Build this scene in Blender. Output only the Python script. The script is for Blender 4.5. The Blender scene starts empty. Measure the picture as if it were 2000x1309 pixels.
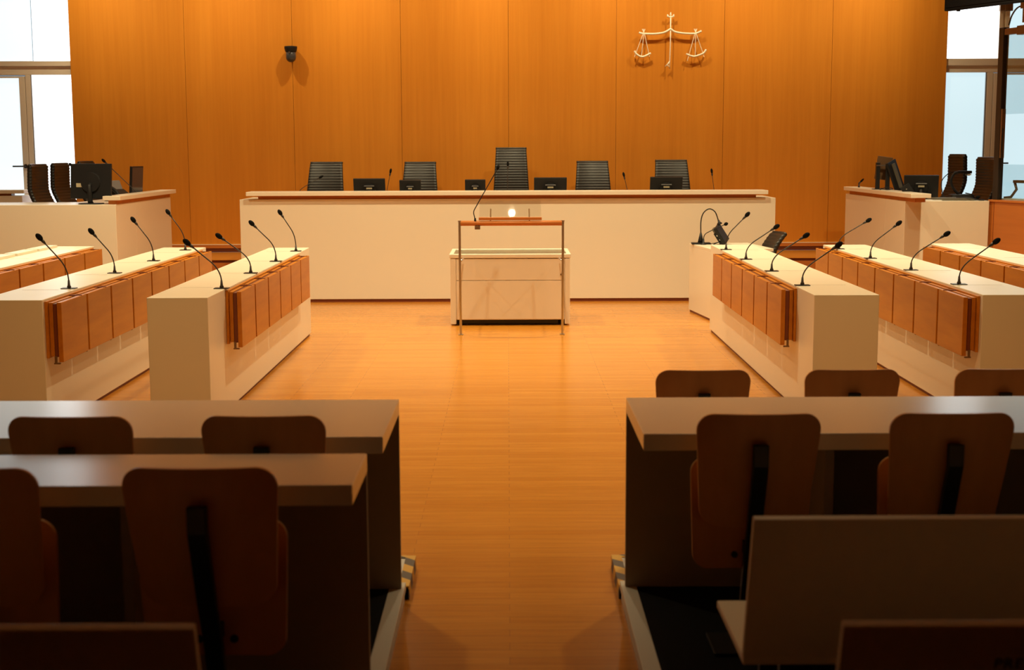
import bpy, bmesh, math, random
from mathutils import Vector, Matrix, Euler
random.seed(7)
C = bpy.context.scene.collection
PI = math.pi
R = math.radians

# ------------------------------------------------------------------ materials
def newmat(name):
    m = bpy.data.materials.new(name); m.use_nodes = True
    nt = m.node_tree
    return m, nt, nt.nodes['Principled BSDF']

def plain(name, col, rough=.5, metal=0., spec=.5, coat=0., bump=0., bscale=200.):
    m, nt, b = newmat(name)
    n = nt.nodes.new('ShaderNodeTexNoise'); n.inputs['Scale'].default_value = bscale
    tc = nt.nodes.new('ShaderNodeTexCoord'); nt.links.new(tc.outputs['Object'], n.inputs['Vector'])
    r = nt.nodes.new('ShaderNodeMapRange')
    r.inputs['To Min'].default_value = rough*.92; r.inputs['To Max'].default_value = min(1, rough*1.08)
    nt.links.new(n.outputs['Fac'], r.inputs['Value']); nt.links.new(r.outputs['Result'], b.inputs['Roughness'])
    b.inputs['Base Color'].default_value = (*col, 1); b.inputs['Metallic'].default_value = metal
    b.inputs['Specular IOR Level'].default_value = spec
    b.inputs['Coat Weight'].default_value = coat; b.inputs['Coat Roughness'].default_value = .12
    if bump:
        bp = nt.nodes.new('ShaderNodeBump'); bp.inputs['Strength'].default_value = bump; bp.inputs['Distance'].default_value = .002
        nt.links.new(n.outputs['Fac'], bp.inputs['Height']); nt.links.new(bp.outputs['Normal'], b.inputs['Normal'])
    return m

def wood(name, c1, c2, stretch, rough=.4, scale=9., coat=0., spec=.5, obj=True):
    """veneer: two tones along a stretched grain (stretch = per-axis multiplier)"""
    m, nt, b = newmat(name)
    tc = nt.nodes.new('ShaderNodeTexCoord'); mp = nt.nodes.new('ShaderNodeMapping')
    mp.inputs['Scale'].default_value = stretch
    nt.links.new(tc.outputs['Object'], mp.inputs['Vector'])
    n1 = nt.nodes.new('ShaderNodeTexNoise'); n1.inputs['Scale'].default_value = scale; n1.inputs['Detail'].default_value = 5; n1.inputs['Roughness'].default_value = .6
    n2 = nt.nodes.new('ShaderNodeTexNoise'); n2.inputs['Scale'].default_value = scale*.12; n2.inputs['Detail'].default_value = 3
    for n in (n1, n2): nt.links.new(mp.outputs['Vector'], n.inputs['Vector'])
    mx = nt.nodes.new('ShaderNodeMath'); mx.operation = 'MULTIPLY_ADD'; mx.inputs[1].default_value = .55
    m2 = nt.nodes.new('ShaderNodeMath'); m2.operation = 'MULTIPLY'; m2.inputs[1].default_value = .5
    nt.links.new(n2.outputs['Fac'], m2.inputs[0]); nt.links.new(n1.outputs['Fac'], mx.inputs[0]); nt.links.new(m2.outputs[0], mx.inputs[2])
    cr = nt.nodes.new('ShaderNodeValToRGB')
    cr.color_ramp.elements[0].position = .38; cr.color_ramp.elements[0].color = (*c1, 1)
    cr.color_ramp.elements[1].position = .68; cr.color_ramp.elements[1].color = (*c2, 1)
    nt.links.new(mx.outputs[0], cr.inputs['Fac']); nt.links.new(cr.outputs['Color'], b.inputs['Base Color'])
    b.inputs['Roughness'].default_value = rough; b.inputs['Specular IOR Level'].default_value = spec
    b.inputs['Coat Weight'].default_value = coat; b.inputs['Coat Roughness'].default_value = .2
    return m

def emis(name, col, st, rough=.15, base=(.25, .27, .28)):
    m, nt, b = newmat(name)
    tc = nt.nodes.new('ShaderNodeTexCoord'); n = nt.nodes.new('ShaderNodeTexNoise'); n.inputs['Scale'].default_value = .6
    nt.links.new(tc.outputs['Object'], n.inputs['Vector'])
    r = nt.nodes.new('ShaderNodeMapRange'); r.inputs['To Min'].default_value = st*.9; r.inputs['To Max'].default_value = st*1.1
    nt.links.new(n.outputs['Fac'], r.inputs['Value']); nt.links.new(r.outputs['Result'], b.inputs['Emission Strength'])
    b.inputs['Base Color'].default_value = (*base, 1); b.inputs['Emission Color'].default_value = (*col, 1)
    b.inputs['Roughness'].default_value = rough
    return m

def floor_mat():
    m, nt, b = newmat('oak_strip_floor')
    tc = nt.nodes.new('ShaderNodeTexCoord')
    br = nt.nodes.new('ShaderNodeTexBrick')
    br.inputs['Scale'].default_value = 1.; br.inputs['Brick Width'].default_value = 1.1; br.inputs['Row Height'].default_value = .068
    br.inputs['Mortar Size'].default_value = .0008; br.inputs['Mortar Smooth'].default_value = .2; br.offset = .37; br.offset_frequency = 2
    br.inputs['Bias'].default_value = 0.
    br.inputs['Color1'].default_value = FLOOR1; br.inputs['Color2'].default_value = FLOOR2; br.inputs['Mortar'].default_value = (.24, .105, .035, 1)
    nt.links.new(tc.outputs['Object'], br.inputs['Vector'])
    mp = nt.nodes.new('ShaderNodeMapping'); mp.inputs['Scale'].default_value = (1.2, 22, 1)
    n = nt.nodes.new('ShaderNodeTexNoise'); n.inputs['Scale'].default_value = 3.; n.inputs['Detail'].default_value = 5
    nt.links.new(tc.outputs['Object'], mp.inputs['Vector']); nt.links.new(mp.outputs['Vector'], n.inputs['Vector'])
    cr = nt.nodes.new('ShaderNodeValToRGB')
    cr.color_ramp.elements[0].position = .3; cr.color_ramp.elements[0].color = (.82, .78, .74, 1)
    cr.color_ramp.elements[1].position = .7; cr.color_ramp.elements[1].color = (1, 1, 1, 1)
    nt.links.new(n.outputs['Fac'], cr.inputs['Fac'])
    mx = nt.nodes.new('ShaderNodeMix'); mx.data_type = 'RGBA'; mx.blend_type = 'MULTIPLY'; mx.inputs['Factor'].default_value = 1
    nt.links.new(br.outputs['Color'], mx.inputs[6]); nt.links.new(cr.outputs['Color'], mx.inputs[7])
    nt.links.new(mx.outputs[2], b.inputs['Base Color'])
    b.inputs['Roughness'].default_value = .20; b.inputs['Specular IOR Level'].default_value = .5
    return m

def glass_mat(name, tint, op):
    """clear sheet glass: thin see-through pane with a mirror sheen"""
    m, nt, b = newmat(name)
    out = nt.nodes['Material Output']
    tr = nt.nodes.new('ShaderNodeBsdfTransparent'); tr.inputs['Color'].default_value = (*tint, 1)
    gl = nt.nodes.new('ShaderNodeBsdfGlossy'); gl.inputs['Roughness'].default_value = .02
    lw = nt.nodes.new('ShaderNodeLayerWeight'); lw.inputs['Blend'].default_value = .5
    pw = nt.nodes.new('ShaderNodeMath'); pw.operation = 'POWER'; pw.inputs[1].default_value = 5
    nt.links.new(lw.outputs['Facing'], pw.inputs[0])
    mt = nt.nodes.new('ShaderNodeMath'); mt.operation = 'MULTIPLY_ADD'; mt.inputs[1].default_value = .9*op; mt.inputs[2].default_value = .04*op
    nt.links.new(pw.outputs[0], mt.inputs[0])
    mx = nt.nodes.new('ShaderNodeMixShader')
    nt.links.new(mt.outputs[0], mx.inputs['Fac']); nt.links.new(tr.outputs[0], mx.inputs[1]); nt.links.new(gl.outputs[0], mx.inputs[2])
    nt.links.new(mx.outputs[0], out.inputs['Surface'])
    return m

def tape_mat():
    m, nt, b = newmat('hazard_tape')
    tc = nt.nodes.new('ShaderNodeTexCoord')
    w = nt.nodes.new('ShaderNodeTexWave'); w.wave_type = 'BANDS'; w.bands_direction = 'DIAGONAL'; w.inputs['Scale'].default_value = 3.6
    nt.links.new(tc.outputs['Object'], w.inputs['Vector'])
    cr = nt.nodes.new('ShaderNodeValToRGB'); cr.color_ramp.interpolation = 'CONSTANT'
    cr.color_ramp.elements[0].color = (.06, .055, .05, 1); cr.color_ramp.elements[1].position = .5; cr.color_ramp.elements[1].color = (.8, .45, .03, 1)
    nt.links.new(w.outputs['Fac'], cr.inputs['Fac']); nt.links.new(cr.outputs['Color'], b.inputs['Base Color'])
    b.inputs['Roughness'].default_value = .5
    return m

FLOOR1 = (.64, .265, .034, 1); FLOOR2 = (.56, .215, .022, 1)
M = {}
M['cream'] = plain('cream_laminate', (.80, .72, .58), .32, spec=.45)
M['cream_matt'] = plain('cream_laminate_matt', (.78, .70, .56), .45, spec=.4)
M['white_trim'] = plain('white_trim', (.72, .70, .64), .5)
M['wall'] = wood('beech_wall_veneer', (.57, .20, .016), (.65, .245, .023), (1, 1, .035), rough=.5, scale=22, spec=.25)
M['groove'] = plain('shadow_gap', (.24, .08, .01), .8)
M['seatwood'] = wood('cherry_veneer', (.44, .140, .008), (.57, .205, .014), (1, .12, 1), rough=.38, scale=18, spec=.3)
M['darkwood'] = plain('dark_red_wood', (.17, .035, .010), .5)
M['trimwood'] = wood('beech_trim', (.46, .14, .02), (.56, .185, .03), (.05, 1, 1), rough=.45, scale=14)
M['ply'] = wood('plywood', (.60, .27, .08), (.70, .34, .11), (1, 1, .22), rough=.42, scale=12)
M['table'] = plain('grey_white_tabletop', (.80, .80, .76), .22, spec=.45)
M['table_side'] = plain('grey_white_table_edge', (.56, .52, .46), .5)
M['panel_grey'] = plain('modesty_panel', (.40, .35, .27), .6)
M['floor'] = floor_mat()
M['carpet'] = plain('black_carpet', (.010, .010, .011), .95, spec=.1, bump=.3)
M['leather'] = plain('black_leather', (.013, .012, .011), .42, spec=.5)
M['black'] = plain('black_plastic', (.011, .011, .012), .5, spec=.3)
M['blackmetal'] = plain('black_metal', (.012, .012, .012), .4)
M['foam'] = plain('black_foam', (.008, .008, .008), .95, spec=.1, bump=.6, bscale=900)
M['chrome'] = plain('brushed_steel', (.62, .60, .57), .3, metal=1.)
M['brownmetal'] = plain('brown_metal', (.20, .11, .05), .4, metal=.3)
M['darkmetal'] = plain('dark_bronze_metal', (.035, .026, .02), .45, metal=.2)
M['frame'] = plain('beige_window_frame', (.78, .70, .60), .5)
M['frame_gap'] = plain('frame_gasket', (.22, .20, .19), .6)
M['ceiling'] = plain('ceiling_paint', (.42, .24, .09), .9)
M['sidewall'] = plain('side_wall_paint', (.26, .15, .07), .8)
M['rearwall'] = plain('rear_wall_paint', (.20, .11, .05), .9)
M['ivory'] = plain('ivory_metal', (.86, .80, .66), .4)
M['glass'] = glass_mat('clear_glass', (.96, .975, .97), 1.0)
M['tint'] = glass_mat('tinted_safety_glass', (.84, .90, .91), .8)
M['greenglass'] = glass_mat('greenish_glass', (.93, .95, .88), .8)
M['pane_bright'] = emis('frosted_pane_bright', (.93, .98, 1.), 2.4)
M['pane_soft'] = emis('frosted_pane_soft', (.80, .95, 1.), 1.0)
M['pane_blue'] = emis('frosted_pane_blue', (.68, .90, .97), .86)
M['screen'] = plain('screen_glass', (.05, .052, .06), .12)
M['greyplastic'] = plain('grey_plastic', (.20, .20, .21), .45)
M['label_tan'] = plain('tan_label', (.50, .44, .30), .6)
M['olive'] = plain('olive_grey_folder', (.13, .115, .08), .6)
M['tape'] = tape_mat()
M['ink'] = plain('black_ink', (.006, .006, .008), .6)
M['paper'] = plain('white_paper', (.80, .78, .74), .7)

# ------------------------------------------------------------------ mesh helpers
class MB:
    def __init__(s): s.bm = bmesh.new()
    def box(s, x0, x1, y0, y1, z0, z1, mi=0, mat=None):
        cs = [Vector(p) for p in ((x0,y0,z0),(x1,y0,z0),(x1,y1,z0),(x0,y1,z0),(x0,y0,z1),(x1,y0,z1),(x1,y1,z1),(x0,y1,z1))]
        if mat is not None: cs = [mat @ c for c in cs]
        v = [s.bm.verts.new(c) for c in cs]
        for f in ((0,3,2,1),(4,5,6,7),(0,1,5,4),(1,2,6,5),(2,3,7,6),(3,0,4,7)):
            fc = s.bm.faces.new([v[i] for i in f]); fc.material_index = mi
        return s
    def loft(s, rings, close=True, caps=True, mi=0):
        vr = [[s.bm.verts.new(p) for p in r] for r in rings]
        n = len(vr[0])
        for a, b in zip(vr, vr[1:]):
            for i in range(n if close else n-1):
                f = s.bm.faces.new((a[i], a[(i+1)%n], b[(i+1)%n], b[i])); f.material_index = mi
        if caps and close:
            s.bm.faces.new(list(reversed(vr[0]))).material_index = mi; s.bm.faces.new(vr[-1]).material_index = mi
        return s
    def tube(s, path, rad, seg=10, mi=0, flat=1.):
        pts = [Vector(p) for p in path]; n = len(pts)
        rr = rad if isinstance(rad, (list, tuple)) else [rad]*n
        rings = []; up = None
        for i, p in enumerate(pts):
            t = (pts[min(i+1, n-1)] - pts[max(i-1, 0)]).normalized()
            if up is None:
                up = Vector((0,0,1)) if abs(t.z) < .9 else Vector((0,1,0))
                up = (up - t*up.dot(t)).normalized()
            else:
                up = (up - t*up.dot(t)).normalized()
            sd = t.cross(up)
            rings.append([p + rr[i]*(math.cos(a)*up + flat*math.sin(a)*sd) for a in [2*PI*k/seg for k in range(seg)]])
        return s.loft(rings, mi=mi)
    def lathe(s, prof, seg=20, origin=(0,0,0), axis=None, mi=0):
        o = Vector(origin); q = Matrix.Identity(3) if axis is None else Vector((0,0,1)).rotation_difference(Vector(axis)).to_matrix()
        rings = [[o + q @ Vector((r*math.cos(2*PI*k/seg), r*math.sin(2*PI*k/seg), z)) for k in range(seg)] for r, z in prof]
        return s.loft(rings, mi=mi)
    def prism(s, poly, fn0, fn1, mi=0):
        """poly of 2D points; fn0/fn1 map them to the two faces"""
        return s.loft([[Vector(fn0(*p)) for p in poly], [Vector(fn1(*p)) for p in poly]], mi=mi)
    def build(s, name, mat, parent=None, bevel=0., smooth=False, sub=0, loc=None, rot=None):
        bmesh.ops.recalc_face_normals(s.bm, faces=s.bm.faces)
        me = bpy.data.meshes.new(name); s.bm.to_mesh(me); s.bm.free()
        for mm in (mat if isinstance(mat, (list, tuple)) else [mat]): me.materials.append(mm)
        if smooth:
            for p in me.polygons: p.use_smooth = True
        o = bpy.data.objects.new(name, me); C.objects.link(o)
        if parent is not None: o.parent = parent
        if loc is not None: o.location = loc
        if rot is not None: o.rotation_euler = rot
        if bevel:
            b = o.modifiers.new('bevel', 'BEVEL'); b.width = bevel; b.segments = 2; b.limit_method = 'ANGLE'; b.angle_limit = R(40)
        if sub:
            b = o.modifiers.new('sub', 'SUBSURF'); b.levels = sub; b.render_levels = sub
        return o

def tag(o, label, cat, group=None):
    o['label'] = label; o['category'] = cat
    if group: o['group'] = group
    return o
def thing(name, label, cat, loc=(0,0,0), rz=0, group=None):
    o = bpy.data.objects.new(name, None); C.objects.link(o); o.empty_display_size = .1
    o.location = loc; o.rotation_euler = (0, 0, rz)
    return tag(o, label, cat, group)
def struct(o):
    o['kind'] = 'structure'; return o
def copy_tree(o, parent=None):
    c = o.copy(); C.objects.link(c); c.parent = parent
    for ch in list(o.children): copy_tree(ch, c)
    return c
def rrect(w, h, r, n=6, cx=0, cz=0):
    """rounded rectangle polygon"""
    pts = []
    for sx, sz, a0 in ((1,1,0),(-1,1,90),(-1,-1,180),(1,-1,270)):
        for k in range(n+1):
            a = R(a0 + 90*k/n)
            pts.append((cx + sx*(w/2-r) + r*math.cos(a), cz + sz*(h/2-r) + r*math.sin(a)))
    return pts
def bez(p0, p1, p2, n=10):
    p0, p1, p2 = Vector(p0), Vector(p1), Vector(p2)
    return [(1-t)**2*p0 + 2*t*(1-t)*p1 + t*t*p2 for t in [k/n for k in range(n+1)]]
def spline(pts, n=6):
    """Catmull-Rom through pts"""
    P = [Vector(p) for p in pts]; P = [2*P[0]-P[1]] + P + [2*P[-1]-P[-2]]
    out = []
    for i in range(1, len(P)-2):
        a, b, c, d = P[i-1:i+3]
        for k in range(n):
            t = k/n
            out.append(.5*((2*b) + (c-a)*t + (2*a-5*b+4*c-d)*t*t + (3*b-a-3*c+d)*t**3))
    out.append(P[-2]); return out

# ------------------------------------------------------------------ room shell
WY = 17.65          # face of the panelled wall
DZ = .42            # height of the dais
CZ = 4.7            # ceiling
WL, WR = -5.482, 5.515
struct(MB().box(-7.6, 7.6, -4, 18.0, -.12, 0).build('floor', M['floor']))
struct(MB().box(-7.6, 7.6, -4, 18.0, CZ, CZ+.12).build('ceiling', M['ceiling']))
struct(MB().box(-7.72, -7.6, -4, 18.0, 0, CZ).build('wall_left', M['sidewall']))
struct(MB().box(7.6, 7.72, -4, 18.0, 0, CZ).build('wall_right', M['sidewall']))
struct(MB().box(-7.6, 7.6, -4.12, -4, 0, CZ).build('wall_rear', M['rearwall']))
w = MB().box(WL, WR, WY+.02, WY+.30, DZ, CZ, 1)
seams = [WL, -4.046, -2.698, -1.338, .010, 1.364, 2.717, 4.072, WR]
for a, b in zip(seams, seams[1:]):
    w.box(a+(.002 if a > WL else 0), b-(.002 if b < WR else 0), WY, WY+.02, DZ+.095, CZ, 0)
struct(w.build('wall_front', [M['wall'], M['groove']]))
b = MB().box(WL, WR, WY-.018, WY+.02, DZ+.05, DZ+.093, 0)
b.box(WL, WR, WY-.004, WY+.02, DZ, DZ+.05, 1)  # shade of the recess below the board, put in as dark red
b.box(WL, WR, WY-.020, WY, DZ+.093, DZ+.099, 2)
struct(b.build('baseboard_front', [M['trimwood'], M['darkwood'], M['ivory']]))

# glazed fronts either side of the panelled wall
GY = WY + .06
def pane(name, x0, x1, z0, z1, m, par): return MB().box(x0, x1, GY+.03, GY+.045, z0, z1).build(name, m, par)
# left: door leaf with handle, fixed side light, clerestory above
wl = struct(MB().box(-7.6, WL, GY, GY+.09, 2.657, 2.765).box(-7.6, WL, GY-.025, GY+.09, 2.765, 2.828).box(-7.6, WL, GY, GY+.09, DZ, DZ+.08)
            .box(-6.080, -6.015, GY, GY+.09, DZ+.08, 2.657).build('window_1', M['frame'], bevel=.004))
MB().box(-6.018, -6.004, GY+.004, GY+.05, DZ+.08, 2.657).build('gasket', M['frame_gap'], wl)
pane('pane', -6.015, WL, DZ+.08, 2.657, M['pane_bright'], wl)
pane('clerestory_pane', -5.99+.02, WL, 2.828, CZ, M['pane_bright'], wl)
pane('clerestory_pane', -7.6, -5.985, 2.828, CZ, M['pane_soft'], wl)
d = struct(MB().box(-6.160, -6.086, GY-.005, GY+.07, DZ+.01, 2.64).box(-7.05, -6.98, GY-.005, GY+.07, DZ+.01, 2.64)
           .box(-6.98, -6.16, GY-.005, GY+.07, 2.56+.06, 2.64).box(-6.98, -6.16, GY-.005, GY+.07, DZ+.01, DZ+.12).build('door_1', M['frame'], bevel=.003))
MB().box(-6.98, -6.16, GY+.03, GY+.045, DZ+.12, 2.62).build('pane', M['pane_soft'], d)
MB().lathe([(.026,0),(.026,.012)], 16, (-6.122, GY-.017, 1.516), (0,1,0)).tube([(-6.122,GY-.012,1.516),(-6.122,GY-.055,1.516),(-6.14,GY-.06,1.516),(-6.27,GY-.06,1.516)], .010, 8).build('door_handle', M['darkmetal'], d)
struct(MB().box(-7.6, -7.06, GY, GY+.09, DZ+.08, 2.657).build('wall_side', M['frame']))
# right
wr = struct(MB().box(WR, 7.6, GY, GY+.09, 2.65, 2.735).box(WR, 7.6, GY-.025, GY+.09, 2.735, 2.822).box(WR, 7.6, GY, GY+.09, DZ, DZ+.08)
            .box(6.055, 6.13, GY, GY+.09, DZ+.08, 2.65).build('window_2', M['frame'], bevel=.004))
MB().box(6.040, 6.058, GY+.004, GY+.05, DZ+.08, 2.65).build('gasket', M['frame_gap'], wr)
pane('pane', WR, 6.055, DZ+.08, 2.65, M['pane_blue'], wr)
pane('clerestory_pane', WR, 6.18, 2.822, CZ, M['pane_bright'], wr)
pane('clerestory_pane', 6.31, 7.6, 2.822, CZ, M['pane_blue'], wr)
mu = MB().box(6.18, 6.225, GY, GY+.09, 2.822, CZ).box(6.225, 6.268, GY+.02, GY+.08, 2.822, CZ).box(6.268, 6.31, GY, GY+.09, 2.822, CZ).build('mullion', M['ivory'], wr)
MB().box(6.165, 6.325, GY-.05, GY, 3.405, CZ).box(6.225, 6.268, GY-.065, GY-.05, 3.405, CZ).build('mullion_cover', M['brownmetal'], wr)
d = struct(MB().box(6.135, 6.20, GY-.005, GY+.07, DZ+.01, 2.64).box(7.05, 7.12, GY-.005, GY+.07, DZ+.01, 2.64)
           .box(6.2, 7.05, GY-.005, GY+.07, 2.56+.06, 2.64).box(6.2, 7.05, GY-.005, GY+.07, DZ+.01, DZ+.12).build('door_2', M['frame'], bevel=.003))
MB().box(6.2, 7.05, GY+.03, GY+.045, DZ+.12, 2.62).build('pane', M['pane_blue'], d)
MB().lathe([(.026,0),(.026,.012)], 16, (6.168, GY-.017, 1.512), (0,1,0)).tube([(6.168,GY-.012,1.512),(6.168,GY-.055,1.512),(6.19,GY-.06,1.512),(6.345,GY-.06,1.512)], .010, 8).build('door_handle', M['darkmetal'], d)
struct(MB().box(7.125, 7.6, GY, GY+.09, DZ+.08, 2.65).build('wall_side', M['frame']))

# dais along the panelled wall, coming forward at both sides
dz = MB().box(-3.93, 4.06, 16.35, WY-.022, 0, DZ-.035)
dz.box(-7.59, -3.93, 14.13, WY-.022, 0, DZ-.035); dz.box(4.06, 4.99, 14.33, WY-.022, 0, DZ-.035); dz.box(4.99, 7.59, 14.48, WY-.022, 0, DZ-.035)
da = tag(dz.build('dais', M['trimwood']), 'raised wooden dais along the panelled front wall with a dark shadow gap under its edge', 'dais')
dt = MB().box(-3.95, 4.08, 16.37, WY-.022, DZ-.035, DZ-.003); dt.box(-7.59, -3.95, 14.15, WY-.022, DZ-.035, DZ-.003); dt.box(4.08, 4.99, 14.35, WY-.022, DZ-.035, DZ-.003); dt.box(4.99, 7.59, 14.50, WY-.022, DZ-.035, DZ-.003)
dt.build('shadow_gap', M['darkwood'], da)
dt = MB().box(-3.93, 4.06, 16.35, WY-.022, DZ-.003, DZ); dt.box(-7.59, -3.93, 14.13, WY-.022, DZ-.003, DZ); dt.box(4.06, 4.99, 14.33, WY-.022, DZ-.003, DZ); dt.box(4.99, 7.59, 14.48, WY-.022, DZ-.003, DZ); dt.box(-7.59, WL-.01, WY-.022, WY+.055, DZ-.05, DZ); dt.box(WR+.01, 7.59, WY-.022, WY+.055, DZ-.05, DZ)
dt.build('deck', M['floor'], da)

# ------------------------------------------------------------------ judges' bench
BY = 15.53
be = thing('judges_bench', 'long cream judges bench with raised ledge in front of the panelled wall', 'bench', (0, BY, 0))
MB().box(-3.003, 2.995, 0, .80, .035, 1.160).build('body', M['cream_matt'], be, bevel=.004)
MB().box(-2.985, 2.975, .012, .79, 0, .035).build('plinth', M['darkwood'], be)
MB().box(-2.80, 2.78, .03, .09, 1.160, 1.200).build('wooden_strip', M['trimwood'], be)
MB().box(-2.92, 2.90, -.062, .28, 1.200, 1.245).build('raised_ledge', M['cream'], be, bevel=.004)
MB().box(-2.78, 2.76, .12, .25, 1.16, 1.20).build('ledge_support', M['trimwood'], be)

# ------------------------------------------------------------------ advocates' desks
H = .814
def desk(label, side, xi, xo, y0, y1, s0, ns, pitch, rot=0., group=None, flaps=0):
    """long desk parallel to the aisle; side -1 left / +1 right; xi = aisle face; folding seats on the aisle face"""
    t = thing('advocate_desk', label, 'desk', (side*xi, y0, 0), rot, group)
    W, L = xo-xi, y1-y0
    bx = lambda mb, a, b, *r: mb.box(min(side*a, side*b), max(side*a, side*b), *r)
    bx(MB(), 0, W, 0, L, .022, H).build('body', M['cream'], t, bevel=.0035)
    bx(MB(), .014, W-.014, .014, L-.014, 0, .022).build('plinth', M['darkwood'], t)
    # slots for papers / cable slits in the top
    for k in range(4):
        yy = .62 + k*1.09 + (0 if L < 4.6 else .3)
        if yy < L-.2: bx(MB(), .10, W-.06, yy, yy+.004, H-.001, H+.0008).build('top_joint', M['panel_grey'], t)
    a, b = s0-y0, s0-y0+ns*pitch
    rl = bx(MB(), -.018, -.001, a, b-.012, H-.36, H-.012).build('seat_rail', M['seatwood'], t, bevel=.002)
    for k in range(ns):
        ya = a + k*pitch + .010; yb = a + (k+1)*pitch - .022
        s = bx(MB(), -.100, -.072, ya, yb, H-.385, H-.020).build('folding_seat', M['seatwood'], t, bevel=.003)
        bx(MB(), -.070, -.046, ya+.012, yb-.012, H-.355, H-.028).build('inner_leaf', M['darkwood'], s, bevel=.002)  # dark wood tone stands in for the shade inside the folded stack
        bx(MB(), -.044, -.020, ya+.012, yb-.012, H-.352, H-.022).build('rear_leaf', M['seatwood'], s, bevel=.002)
        m = MB(); bx(m, -.058, -.044, ya+.004, ya+.014, H-.392, H-.350); bx(m, -.078, -.040, ya+.002, ya+.018, H-.398, H-.390)
        m.build('bracket', M['brownmetal'], s)
        bx(MB(), -.098, -.020, yb-.10, yb-.085, H-.022, H-.016).build('hinge', M['darkwood'], s)
    for k in range(flaps):
        ya = k*pitch + .04
        bx(MB(), W-.10, W+.02, ya, ya+pitch-.06, H+.001, H+.022).build('rear_flap', M['cream'], t, bevel=.002)
    return t
GD = 'advocates desks along the aisle'
desk('cream desk left of the central aisle, nearest the aisle, six wooden folding seats', -1, 1.835, 2.207, 8.39, 12.75, 8.92, 6, .523, 0, GD)
desk('cream desk right of the central aisle, nearest the aisle, six wooden folding seats', 1, 1.872, 2.270, 8.41, 12.93, 8.93, 6, .527, R(-.30), GD)
desk('second cream desk left of the aisle, window glare on its top, eight folding seats', -1, 2.806, 3.200, 8.28, 12.83, 8.31, 8, .540, 0, GD)
desk('second cream desk right of the aisle, cut by the photo edge, eight folding seats', 1, 2.893, 3.285, 8.38, 12.88, 8.42, 8, .541, R(-.55), GD)
desk('outermost cream desk on the left, low in front of the left side bench', -1, 3.905, 4.30, 8.45, 13.05, 8.52, 8, .557, 0, GD, flaps=8)
desk('outermost cream desk on the right, in front of the right side bench and wooden dock', 1, 3.935, 4.32, 8.45, 13.0, 8.52, 8, .543, R(-.3), GD)

# ------------------------------------------------------------------ gooseneck microphones
def mic(label, B, T, group, plate=True, r=.0045, head=.0185, straight=False, cat='microphone', bend=.40):
    B, T = Vector(B), Vector(T); D = T - B
    t = thing('gooseneck_microphone', label, cat, B, 0, group)
    if plate: MB().box(-.048, .048, -.030, .030, 0, .006).build('base_plate', M['blackmetal'], t, bevel=.002)
    MB().lathe([(.014,.004),(.013,.016),(.009,.022),(.0065,.055)], 12).build('collar', M['darkmetal'], t, smooth=True)
    p0 = Vector((0,0,.05)); p1 = Vector((D.x*.02, D.y*.02, max(.06, bend*D.z)))
    dr = (D - p1).normalized(); p2 = p1 + (D-p1)*.30
    path = [p0, D] if straight else bez(p0, p1, p2, 10) + [D - dr*.02]
    if straight: dr = (D-p0).normalized()
    MB().tube(path, r, 8).build('gooseneck', M['darkmetal'], t, smooth=True)
    tp = D - dr*.035
    MB().lathe([(.006,-.03),(.010,-.012),(.011,0)], 12, tp, dr).build('capsule', M['darkmetal'], t, smooth=True)
    n = 8
    MB().lathe([(max(.002, head*math.sin(PI*k/n)), -.0 + .030*(1-math.cos(PI*k/n))) for k in range(n+1)], 14, tp - dr*.002, dr).build('windscreen', M['foam'], t, smooth=True)
    return t
ordn = ['nearest of four', 'second nearest of four', 'third nearest of four', 'farthest of four']
mics = {
 ('left aisle desk', 'microphones on the left aisle desk'): [((-1.861,8.94),(-2.083,1.120)), ((-1.879,10.06),(-2.109,1.091)), ((-1.875,11.14),(-2.068,1.128)), ((-1.886,12.275),(-2.023,1.164))],
 ('second desk on the left', 'microphones on the second left desk'): [((-2.862,8.975),(-3.045,1.155)), ((-2.884,10.107),(-3.047,1.126)), ((-2.886,11.237),(-3.043,1.155)), ((-2.909,12.454),(-3.058,1.164))],
 ('right aisle desk', 'microphones on the right aisle desk'): [((1.922,9.0),(2.159,1.084)), ((1.924,10.07),(2.176,1.079)), ((1.924,11.17),(2.171,1.082)), ((1.935,12.27),(2.124,1.131))],
 ('second desk on the right', 'microphones on the second right desk'): [((2.956,9.026),(3.196,1.102)), ((2.956,10.116),(3.216,1.084)), ((2.947,11.228),(3.175,1.104)), ((2.945,12.307),(3.211,1.073))],
}
for (where, grp), ls in mics.items():
    for k, ((bx_, by_), (tx, tz)) in enumerate(ls):
        mic(f'black gooseneck microphone on the {where}, {ordn[k]}', (bx_, by_, H), (tx, by_, tz), grp)
GB = 'microphones on the judges bench'
BZ = 1.160
for (bx_, tx, tz, lab, st) in (
    (-2.42, -2.150, 1.403, 'thin microphone bent low in front of the leftmost bench chair', False),
    (-1.405, -1.352, 1.471, 'thin microphone standing between the two left bench chairs', True),
    (-.008, -.001, 1.548, 'thin upright microphone in front of the tall central chair', True),
    (1.385, 1.334, 1.420, 'thin microphone standing between the two right bench chairs', True),
    (2.385, 2.350, 1.458, 'thin microphone at the right end of the judges bench', True)):
    mic(lab, (bx_, 16.06, BZ), (tx, 16.06, tz), GB, r=.0035, head=.014, straight=st, bend=.38)

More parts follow.
